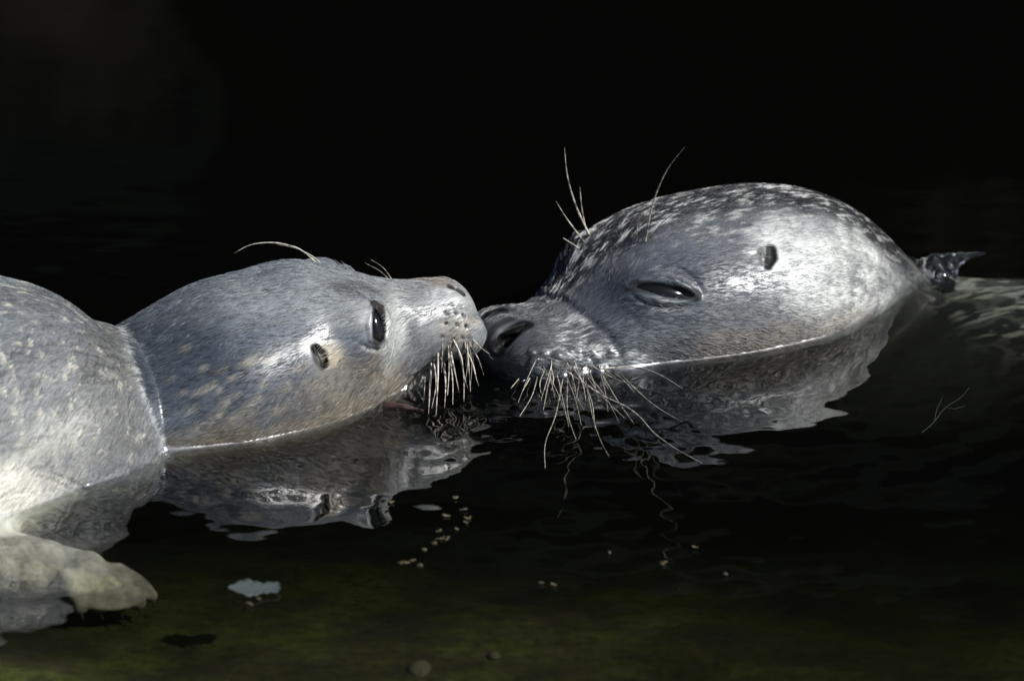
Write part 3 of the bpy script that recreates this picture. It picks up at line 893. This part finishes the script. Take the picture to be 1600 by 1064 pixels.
for pts, r0, ze in [
    ([(888, 583), (915, 600), (945, 622), (972, 630), (1000, 650), (1021, 677), (1060, 704), (1097, 723)], 1.6, 3), ([(937, 577), (979, 571), (1009, 576), (1039, 589), (1066, 607)], 1.6, 22),
    ([(931, 541), (944, 535), (958, 534)], 1.0, 50), ([(915, 596), (927, 659), (943, 701), (952, 713)], 1.6, 3), ([(893, 594), (903, 625), (912, 640)], 1.3, 3), ([(887, 594), (885, 647), (900, 686)], 1.2, 3),
    ([(879, 594), (867, 659), (849, 689), (852, 731)], 1.3, 3), ([(828, 590), (816, 612)], 1.6, 8), ([(812, 590), (798, 607)], 1.3, 8), ([(870, 586), (876, 604), (875, 622)], 1.3, 4),
    ([(858, 592), (849, 640)], 1.2, 3), ([(945, 578), (962, 590)], 1.3, 14), ([(943, 588), (964, 626), (991, 662)], 1.3, 3), ([(918, 590), (937, 617), (976, 653)], 1.3, 3),
    ([(970, 585), (1021, 635), (1066, 659)], 1.3, 3), ([(840, 588), (832, 620), (812, 650)], 1.1, 3), ([(904, 585), (925, 620), (930, 670)], 1.2, 3), ([(850, 580), (842, 600), (846, 616)], 1.2, 8),
    ([(925, 572), (955, 590), (985, 600)], 1.3, 12), ([(860, 572), (866, 590), (862, 610)], 1.2, 8), ([(898, 578), (912, 600), (915, 625)], 1.2, 5)]:
    whisker(adult_root, af, pts, r0 * 0.82, ze)
for pts, r0, yo in [([(921, 368), (900, 325), (885, 275), (882, 230)], 1.9, -20), ([(912, 377), (885, 342), (869, 315)], 1.4, -20), ([(918, 368), (909, 330), (906, 292)], 1.1, 10), ([(905, 388), (880, 372)], 1.0, 0),
                    ([(1008, 378), (1018, 320), (1040, 265), (1070, 230)], 1.6, -70), ([(1012, 378), (1035, 345), (1070, 322)], 1.1, -60), ([(994, 375), (996, 345), (1004, 330)], 1.1, -30)]:
    whisker(adult_root, af, pts, r0, yoff=yo, mode='up')

rw = random.Random(4)
for k in range(16):                                        # finer whiskers between the long ones
    x, y = rw.uniform(830, 965), rw.uniform(560, 590)
    dx, dy = rw.uniform(-0.35, 0.75) + (x - 880) / 160, 1.0
    ln = rw.uniform(35, 95)
    whisker(adult_root, af, [(x, y), (x + dx * ln * 0.45, y + dy * ln * 0.4), (x + dx * ln * 0.8 + rw.uniform(-4, 4), y + dy * ln * 0.9)], rw.uniform(0.5, 0.8), rw.uniform(2, 8), r1=0.2)
for k in range(9):
    x, y = rw.uniform(672, 738), 0
    y = 566 - (x - 672) * 0.45 + rw.uniform(-16, -2)
    ln = rw.uniform(40, 78)
    whisker(pup_root, pf, [(x, y), (x + rw.uniform(0, 9), y + ln * 0.5), (x + rw.uniform(-3, 10), y + ln)], rw.uniform(0.9, 1.5), rw.uniform(8, 22), r1=0.3)
# claws of the fore flipper
for i, q in enumerate(tip3):
    d = h1 * 20 + np.array([0, -4, -5.0])
    tube('claw', [q - h1 * 8 + h3 * 0, q + d * 0.5, q + d], 4.2, 0.8, pup_root, CLAW, 6, 4)
# tongue tip in the open mouth
tq = [at(600, 634, Z=-8), at(628, 636, Z=-5), at(646, 639, Z=-4), at(662, 643, Z=-5)]
tube('tongue', tq, 8, 2.5, pup_root, TONGUE, 10, 5)

# ---------------------------------------------------------------- water
def axis(lo, hi, step, outlo, outhi):
    a = [lo]; d = step
    left = [lo]
    while left[-1] > outlo:
        d *= 1.22; left.append(left[-1] - d)
    d = step; right = [hi]
    while right[-1] < outhi:
        d *= 1.22; right.append(right[-1] + d)
    return np.array(left[:0:-1] + list(np.arange(lo, hi, step)) + right)

def waves(X, Y):
    P = np.column_stack([X, Y, np.zeros_like(X)])
    z = np.zeros_like(X)
    r = np.random.default_rng(8)
    for k in range(16):                                   # long low swell and ripples, crests mostly across the view
        lam = 60 * 1.22 ** k * r.uniform(0.85, 1.15)
        th = r.normal(math.pi / 2, 0.55)
        amp = 0.0022 * lam ** 0.92 * r.uniform(0.5, 1.0)
        z += amp * np.sin(2 * math.pi / lam * (X * math.cos(th) + Y * math.sin(th)) + r.uniform(0, 6.28))
    q = np.column_stack([X / 120, Y / 70, np.zeros_like(X)])
    z += (fbm(q, 3) - 0.5) * 1.0
    z *= 1 - 0.82 * sstep(Y, 150, 600)
    chop = np.exp(-(((X - 740) / 110) ** 2 + ((Y + 130) / 190) ** 2)) + 0.6 * np.exp(-(((X - 960) / 130) ** 2 + ((Y + 140) / 170) ** 2))
    z += chop * (fbm(np.column_stack([X / 26, Y / 40, X * 0 + 5]), 2) - 0.5) * 9
    return z

ax = axis(-140, 1740, 5.0, -14000, 14000); ay = axis(-1500, 1000, 5.0, -9000, 7000)
GX, GY = np.meshgrid(ax, ay, indexing='ij')
X = GX.ravel(); Y = GY.ravel()
Z = waves(X, Y)
P = np.column_stack([X, Y, np.zeros_like(X)])
inn = (X > -600) & (X < 2000) & (Y > -1050) & (Y < 1050)
d = np.full(len(X), 1e3)
d[inn] = np.minimum(pup(P[inn]), adult(P[inn]))
fade = sstep(d, 0, 28)
Z = Z * (0.35 + 0.65 * fade)
men = 6.5 * np.exp(-np.maximum(d, 0) / 8.0)
Z = Z + men * 0.5
nx, ny = len(ax), len(ay)
top = np.column_stack([X, Y, Z])
i = np.arange(nx - 1)[:, None] * ny; j = np.arange(ny - 1)[None]
Qt = np.stack([i + j, i + ny + j, i + ny + j + 1, i + j + 1], -1).reshape(-1, 4)
# close the body of water: rim down to below the bed
ring = np.concatenate([np.arange(nx) * ny, (nx - 1) * ny + np.arange(1, ny), (np.arange(nx - 1)[::-1]) * ny + ny - 1, np.arange(1, ny - 1)[::-1]])
low = top[ring].copy(); low[:, 2] = -2600
nl = len(top)
lowi = nl + np.arange(len(ring))
r2 = np.roll(ring, -1); l2 = np.roll(lowi, -1)
Qs = np.stack([ring, lowi, l2, r2], 1)
cen = nl + len(ring)
Vw = np.concatenate([top, low, [[800, 0, -2600]]])
Qb = np.stack([lowi, np.full(len(ring), cen), np.full(len(ring), cen), l2], 1)
me = quad_mesh('water', Vw, np.concatenate([Qt, Qs]))
import bmesh
bm = bmesh.new(); bm.from_mesh(me)
be = [e for e in bm.edges if e.is_boundary]
bmesh.ops.edgeloop_fill(bm, edges=be)
bmesh.ops.recalc_face_normals(bm, faces=bm.faces)
bm.to_mesh(me); bm.free()

m, nt, out = mat_new('pool_water'); L = nt.links.new
fr = N(nt, 'ShaderNodeFresnel')
def both_ways(nt, fr, ior):
    # light crosses the surface unbent, so both faces get the reflectance seen from the air
    ge = N(nt, 'ShaderNodeNewGeometry'); mr = N(nt, 'ShaderNodeMapRange', i_1=0.0, i_2=1.0, i_3=ior, i_4=1.0 / ior)
    nt.links.new(ge.outputs['Backfacing'], mr.inputs[0]); nt.links.new(mr.outputs[0], fr.inputs['IOR'])
both_ways(nt, fr, 1.7)
tr = N(nt, 'ShaderNodeBsdfTransparent'); tr.inputs['Color'].default_value = (0.97, 0.99, 0.97, 1)
gl = N(nt, 'ShaderNodeBsdfGlossy', i_Roughness=0.02); gl.inputs['Color'].default_value = (1, 1, 1, 1)
tc = N(nt, 'ShaderNodeTexCoord'); mp = N(nt, 'ShaderNodeMapping'); mp.inputs['Scale'].default_value = (26, 60, 1)
L(tc.outputs['Object'], mp.inputs['Vector'])
no = N(nt, 'ShaderNodeTexNoise', i_Scale=1.0, i_Detail=2.0); L(mp.outputs[0], no.inputs['Vector'])
bp = N(nt, 'ShaderNodeBump', i_Strength=0.03, i_Distance=0.002); L(no.outputs[0], bp.inputs['Height'])
L(bp.outputs[0], gl.inputs['Normal']); L(bp.outputs[0], fr.inputs['Normal'])
mx = N(nt, 'ShaderNodeMixShader'); L(fr.outputs[0], mx.inputs[0]); L(tr.outputs[0], mx.inputs[1]); L(gl.outputs[0], mx.inputs[2])
L(mx.outputs[0], out.inputs['Surface'])
va = N(nt, 'ShaderNodeVolumeAbsorption'); va.inputs['Color'].default_value = (0.49, 0.49, 0.4, 1); va.inputs['Density'].default_value = 24.0
vs = N(nt, 'ShaderNodeVolumeScatter'); vs.inputs['Color'].default_value = (0.75, 0.85, 0.7, 1); vs.inputs['Density'].default_value = 0.12; vs.inputs['Anisotropy'].default_value = 0.3
ash = N(nt, 'ShaderNodeAddShader'); L(va.outputs[0], ash.inputs[0]); L(vs.outputs[0], ash.inputs[1]); L(ash.outputs[0], out.inputs['Volume'])
WATER = m
water = link('water', me, None, WATER); tag(water, 'dark calm pool water with low ripples', kind='structure')

# meniscus: the water climbs the fur along the waterline, a curved lip round each seal
def contour(D, ax, ay):
    """marching squares; returns points and segments"""
    key = {}; pts = []; segs = []
    s = D < 0
    act = np.argwhere((s[:-1, :-1] != s[1:, :-1]) | (s[:-1, :-1] != s[:-1, 1:]) | (s[:-1, :-1] != s[1:, 1:]))
    def ept(i0, j0, i1, j1):
        k = (i0, j0, i1, j1)
        if k not in key:
            a, b = D[i0, j0], D[i1, j1]; t = a / (a - b)
            key[k] = len(pts)
            pts.append([ax[i0] + t * (ax[i1] - ax[i0]), ay[j0] + t * (ay[j1] - ay[j0]), 0.0])
        return key[k]
    for i, j in act:
        c = []
        for k in ((i, j, i + 1, j), (i + 1, j, i + 1, j + 1), (i, j + 1, i + 1, j + 1), (i, j, i, j + 1)):
            if s[k[0], k[1]] != s[k[2], k[3]]: c.append(ept(*k))
        if len(c) == 2: segs.append(c)
        elif len(c) == 4: segs.append(c[:2]); segs.append(c[2:])
    return np.array(pts), np.array(segs)
MEN = mat_new('meniscus_water')
nt2, out2 = MEN[1], MEN[2]
fr2 = N(nt2, 'ShaderNodeFresnel'); both_ways(nt2, fr2, 2.1); tr2 = N(nt2, 'ShaderNodeBsdfTransparent'); gl2 = N(nt2, 'ShaderNodeBsdfGlossy', i_Roughness=0.26)
mx2 = N(nt2, 'ShaderNodeMixShader'); nt2.links.new(fr2.outputs[0], mx2.inputs[0]); nt2.links.new(tr2.outputs[0], mx2.inputs[1]); nt2.links.new(gl2.outputs[0], mx2.inputs[2]); nt2.links.new(mx2.outputs[0], out2.inputs['Surface'])
DG = d.reshape(nx, ny)
cp, cs = contour(DG, ax, ay)
both_f = lambda P: np.minimum(pup(P), adult(P))
g = grad(both_f, cp, 2.0)[:, :2]; g /= np.maximum(np.linalg.norm(g, axis=1), 1e-6)[:, None]
for _ in range(3):                                        # even out the directions along the line
    acc = g.copy()
    np.add.at(acc, cs[:, 0], g[cs[:, 1]]); np.add.at(acc, cs[:, 1], g[cs[:, 0]])
    g = acc / np.maximum(np.linalg.norm(acc, axis=1), 1e-6)[:, None]
base = waves(cp[:, 0], cp[:, 1]) * 0.35
hv = 1.0 + 0.7 * fbm(cp / 30.0, 2)
prof = [(-5, 9.0), (-2, 8.6), (0, 7.4), (1.6, 5.4), (3, 3.9), (5, 2.5), (8, 1.3), (12, 0.45), (17, -0.3)]
MV = np.concatenate([np.column_stack([cp[:, 0] + g[:, 0] * o_, cp[:, 1] + g[:, 1] * o_, base + h_ * hv + 3.2 * np.exp(-max(o_, 0) / 8.0)]) for o_, h_ in prof])
nc = len(cp); MQ = []
for k_ in range(len(prof) - 1):
    MQ.append(np.column_stack([cs[:, 0] + k_ * nc, cs[:, 1] + k_ * nc, cs[:, 1] + (k_ + 1) * nc, cs[:, 0] + (k_ + 1) * nc]))
mm = quad_mesh('meniscus', MV, np.concatenate(MQ))
bm = bmesh.new(); bm.from_mesh(mm); bmesh.ops.recalc_face_normals(bm, faces=bm.faces); bm.to_mesh(mm); bm.free()
link('meniscus', mm, water, MEN[0])

# ---------------------------------------------------------------- pool bed, bank, stones
def bed_z(X, Y):
    s = -66 - 0.06 * np.clip(Y + 1300, 0, 500) - 0.16 * np.clip(Y + 800, 0, 900) - 0.5 * np.clip(Y - 80, 0, 6000) ** 0.95
    s = s - 26 * sstep(X, 500, 1500) + 32 * (1 - sstep(X, -100, 450)) * (1 - sstep(Y, -1150, -900))
    n = fbm(np.column_stack([X / 260, Y / 260, X * 0]), 4) - 0.5
    n2 = fbm(np.column_stack([X / 50, Y / 50, X * 0 + 3]), 3) - 0.5
    deep = 0.35 + 0.65 * sstep(Y, -700, 400)
    return np.maximum(s, -1700) + (n * 90 + n2 * 24) * deep
bx = axis(-300, 1900, 16.0, -13000, 13000); by = axis(-1800, 1200, 16.0, -8600, 6600)
GX, GY = np.meshgrid(bx, by, indexing='ij'); X = GX.ravel(); Y = GY.ravel()
i = np.arange(len(bx) - 1)[:, None] * len(by); j = np.arange(len(by) - 1)[None]
Qg = np.stack([i + j, i + len(by) + j, i + len(by) + j + 1, i + j + 1], -1).reshape(-1, 4)
me = quad_mesh('pool_bed', np.column_stack([X, Y, bed_z(X, Y)]), Qg)
m, nt, out = mat_new('algae_bed'); L = nt.links.new
b = principled(nt, out, rough=0.8)
tc = N(nt, 'ShaderNodeTexCoord')
n1 = N(nt, 'ShaderNodeTexNoise', i_Scale=14.0, i_Detail=6.0, i_Roughness=0.6); L(tc.outputs['Object'], n1.inputs['Vector'])
n2 = N(nt, 'ShaderNodeTexNoise', i_Scale=120.0, i_Detail=5.0, i_Roughness=0.65); L(tc.outputs['Object'], n2.inputs['Vector'])
cr = N(nt, 'ShaderNodeValToRGB'); e = cr.color_ramp.elements
e[0].position = 0.36; e[0].color = (0.034, 0.031, 0.018, 1); e[1].position = 0.62; e[1].color = (0.085, 0.1, 0.018, 1)
e2 = cr.color_ramp.elements.new(0.48); e2.color = (0.05, 0.048, 0.018, 1)
L(n1.outputs[0], cr.inputs[0])
r2_ = N(nt, 'ShaderNodeMapRange', i_1=0.3, i_2=0.7, i_3=0.45, i_4=1.5); L(n2.outputs[0], r2_.inputs[0])
vm = N(nt, 'ShaderNodeVectorMath', operation='SCALE'); L(cr.outputs[0], vm.inputs[0]); L(r2_.outputs[0], vm.inputs['Scale'])
L(vm.outputs[0], b.inputs['Base Color'])
bp = N(nt, 'ShaderNodeBump', i_Strength=0.8, i_Distance=0.004); L(n2.outputs[0], bp.inputs['Height']); L(bp.outputs[0], b.inputs['Normal'])
bed = link('pool_bed', me, None, m); tag(bed, kind='structure')

m, nt, out = mat_new('dark_wet_rock'); L = nt.links.new
b = principled(nt, out, rough=0.9, Specular_IOR_Level=0.03)
tc = N(nt, 'ShaderNodeTexCoord')
n1 = N(nt, 'ShaderNodeTexNoise', i_Scale=3.5, i_Detail=8.0, i_Roughness=0.62); L(tc.outputs['Object'], n1.inputs['Vector'])
cr = N(nt, 'ShaderNodeValToRGB'); e = cr.color_ramp.elements
e[0].position = 0.5; e[0].color = (0.002, 0.003, 0.003, 1); e[1].position = 0.76; e[1].color = (0.02, 0.015, 0.0115, 1)
L(n1.outputs[0], cr.inputs[0]); L(cr.outputs[0], b.inputs['Base Color'])
n2 = N(nt, 'ShaderNodeTexNoise', i_Scale=22.0, i_Detail=6.0); L(tc.outputs['Object'], n2.inputs['Vector'])
bp = N(nt, 'ShaderNodeBump', i_Strength=0.7, i_Distance=0.03); L(n2.outputs[0], bp.inputs['Height']); L(bp.outputs[0], b.inputs['Normal'])
ROCK = m
# steep rock bank across the back of the pool, leaning over the water
g1 = np.linspace(-13000, 13000, 150); g2 = np.linspace(0, 1, 60)
GX, GT = np.meshgrid(g1, g2, indexing='ij'); X = GX.ravel(); T = GT.ravel()
Zb = -2300 + T * 11500
Yb = 5400 - 700 * sstep(Zb, 2000, 9000) + (fbm(np.column_stack([X / 1500, Zb / 900, X * 0]), 4) - 0.5) * 2200 + (X / 13000) ** 2 * -900
i = np.arange(149)[:, None] * 60; j = np.arange(59)[None]
Qr = np.stack([i + j, i + 60 + j, i + 60 + j + 1, i + j + 1], -1).reshape(-1, 4)
bank = link('rock_bank', quad_mesh('rock_bank', np.column_stack([X, Yb, Zb]), Qr), None, ROCK); tag(bank, kind='structure')

def stone(name, cx, cy, cz, r, seed, mat):
    r0 = np.random.default_rng(seed)
    th = np.linspace(0, math.pi, 22); ph = np.linspace(0, 2 * math.pi, 37)[:-1]
    T_, P_ = np.meshgrid(th, ph, indexing='ij')
    d = np.stack([np.sin(T_) * np.cos(P_), np.sin(T_) * np.sin(P_), np.cos(T_)], -1).reshape(-1, 3)
    k = 0.75 + 0.5 * fbm(d * 1.3 + seed * 3.1, 3)
    V = np.array([cx, cy, cz]) + d * np.array(r) * k[:, None]
    nph = 36; i = np.arange(21)[:, None] * nph; j = np.arange(nph)[None]; j2 = (j + 1) % nph
    Q = np.stack([i + j, i + nph + j, i + nph + j2, i + j2], -1).reshape(-1, 4)
    return link(name, quad_mesh(name, V, Q), None, mat)

# floating scraps
DEB2 = simple('dark_weed', (0.035, 0.03, 0.014), 0.6)
DEB = simple('dry_weed', (0.05, 0.04, 0.017), 0.6)
PALE = simple('pale_surface', (0.045, 0.054, 0.053), 0.5, Specular_IOR_Level=0.2)
def scrap(name, px, py, ln, wd, ang, mat, seed, bend=0.3, z=3.0, ns=9, nw=4, rag=0.0):
    r = np.random.default_rng(seed)
    c = at(px, py, Z=z)
    a = math.radians(ang); dx = np.array([math.cos(a), math.sin(a), 0]); dy = np.array([-math.sin(a), math.cos(a), 0])
    V = []
    for side in (0, 1):
        for i in range(ns):
            t = i / (ns - 1) * 2 - 1
            for j in range(nw):
                s_ = j / (nw - 1) * 2 - 1
                wdt = wd * math.sqrt(max(0.03, 1 - abs(t) ** 2.2)) * (1 + 0.25 * math.sin(5 * t + seed) + rag * math.sin(17 * t + 2 * s_ + seed) + 0.6 * rag * math.sin(31 * t - s_))
                p = c + dx * t * ln + dy * (s_ * wdt + bend * ln * t * t) + np.array([0, 0, 1.0]) * (0.12 * wd * s_ * s_ + 0.8 * math.sin(3 * t + seed) - side * 1.2)
                V.append(p)
    V = np.array(V); Q = []
    n = ns * nw
    for i in range(ns - 1):
        for j in range(nw - 1):
            q = [i * nw + j, (i + 1) * nw + j, (i + 1) * nw + j + 1, i * nw + j + 1]
            Q.append(q); Q.append([n + k for k in q[::-1]])
    for i in range(ns - 1):
        Q.append([i * nw, n + i * nw, n + (i + 1) * nw, (i + 1) * nw])
        Q.append([i * nw + nw - 1, (i + 1) * nw + nw - 1, n + (i + 1) * nw + nw - 1, n + i * nw + nw - 1])
    for i in (0, ns - 1):
        for j in range(nw - 1):
            Q.append([i * nw + j, i * nw + j + 1, n + i * nw + j + 1, n + i * nw + j])
    return link(name, quad_mesh(name, V, np.array(Q)), None, mat)
o = scrap('pale_oval', 398, 921, 40, 30, 5, PALE, 3, 0.12, 3.0, 25, 7, 0.12)  # thin pale oval sheet on the water surface
tag(o, 'pale bluish oval patch on the water in front of the smaller seal, right of its flipper', 'leaf')
rs = random.Random(9)
BITS = [(627, 881), (636, 878), (646, 873), (655, 882), (664, 857), (681, 849), (690, 842), (703, 838), (716, 828), (726, 816), (733, 808), (699, 806), (722, 797), (688, 826), (611, 784), (606, 795), (404, 937), (392, 941),
        (1033, 881), (1040, 876), (1131, 893), (846, 909), (868, 915), (1085, 852), (710, 775), (955, 862)]
for k, (x, y) in enumerate(BITS):
    ln = rs.uniform(2.5, 8.5) if k < 24 else 4
    o = scrap('weed_scrap', x + rs.uniform(-3, 3), y + rs.uniform(-3, 3), ln, rs.uniform(1.2, 4.5), rs.uniform(0, 180), DEB if k % 3 else DEB2, 20 + k, rs.uniform(0.2, 0.9))
    tag(o, 'tiny yellow-brown weed scrap in the loose trail below the whiskers of the smaller seal' if k < 16 or k == 24 else
        'tiny yellow-brown weed scrap floating against the pale oval patch' if k < 18 else 'tiny yellow-brown weed scrap alone on the dark water below the larger seal', 'weed', 'floating weed scraps')

# spray behind the nape of the larger seal: a lick of water thrown up
spl = Sculpt(Chain([at(1436, 410, Y=505), at(1462, 405, Y=512), at(1500, 402, Y=520), at(1538, 396, Y=526)], [5, 9, 8, 2.0]))
spl.add(Chain([at(1474, 412, Y=514), at(1484, 428, Y=510), at(1478, 444, Y=500)], [7, 9, 16]), 8)
spl.add(Chain([at(1452, 412, Y=510), at(1466, 426, Y=504), at(1474, 440, Y=500)], [7, 10, 12]), 10)
spl.add(Chain([at(1500, 404, Y=520), at(1486, 424, Y=510)], [6, 9]), 10)
wob_f = lambda P: spl(P) + (fbm(P / 9.0, 2) - 0.5) * 6.0
p0_ = at(1480, 420, Y=512)
Vs, Qs_, _n = surface_net(wob_f, p0_ - np.array([70, 60, 70]), p0_ + np.array([80, 60, 60]), 2.0)
mg, ntg, outg = mat_new('splash_water')
principled(ntg, outg, (1, 1, 1), 0.04, Transmission_Weight=1.0, IOR=1.33)
o = link('water_splash', quad_mesh('water_splash', Vs, Qs_), None, mg)
tag(o, 'small pointed lick of clear water thrown up behind the nape of the larger seal', 'splash')

# a weed strand hanging over the sunken flank, stones on the bed
sw = simple('green_weed', (0.025, 0.028, 0.018), 0.9)
o = empty('weed_strand')
tube('stem', [at(1440, 676, Z=-12), at(1458, 662, Z=-10), at(1476, 636, Z=-9), at(1502, 622, Z=-8), at(1514, 606, Z=-8)], 0.7, 0.3, o, sw)
tube('branch', [at(1476, 636, Z=-9), at(1490, 640, Z=-9), at(1508, 634, Z=-10)], 0.7, 0.3, o, sw)
tube('branch', [at(1460, 658, Z=-10), at(1463, 640, Z=-9), at(1472, 622, Z=-9)], 0.7, 0.3, o, sw)
tag(o, 'thin pale weed strand under water beside the sunken back of the larger seal', 'weed')
def on_bed(px, py):
    z = -150.0
    for _ in range(25):
        q = at(px, py, Z=z); z = 0.5 * z + 0.5 * float(bed_z(q[:1], q[1:2])[0])
    return at(px, py, Z=z)
ps = simple('pale_stone', (0.11, 0.1, 0.07), 0.8)
for (x, y, r, sd, mt, nm, lab, cat) in [
    (655, 1046, (18, 30, 8), 3, ps, 'sunken_pebble', 'larger pale pebble under water at the bottom edge below the weed scraps', 'stone'),
    (772, 1026, (10, 16, 6), 4, ps, 'sunken_pebble', 'smaller pale pebble under water at the bottom edge, nearer the middle', 'stone')]:
    q = on_bed(x, y)
    o = stone(nm, q[0], q[1], q[2] + r[2] * 0.3, r, sd, mt); tag(o, lab, cat)
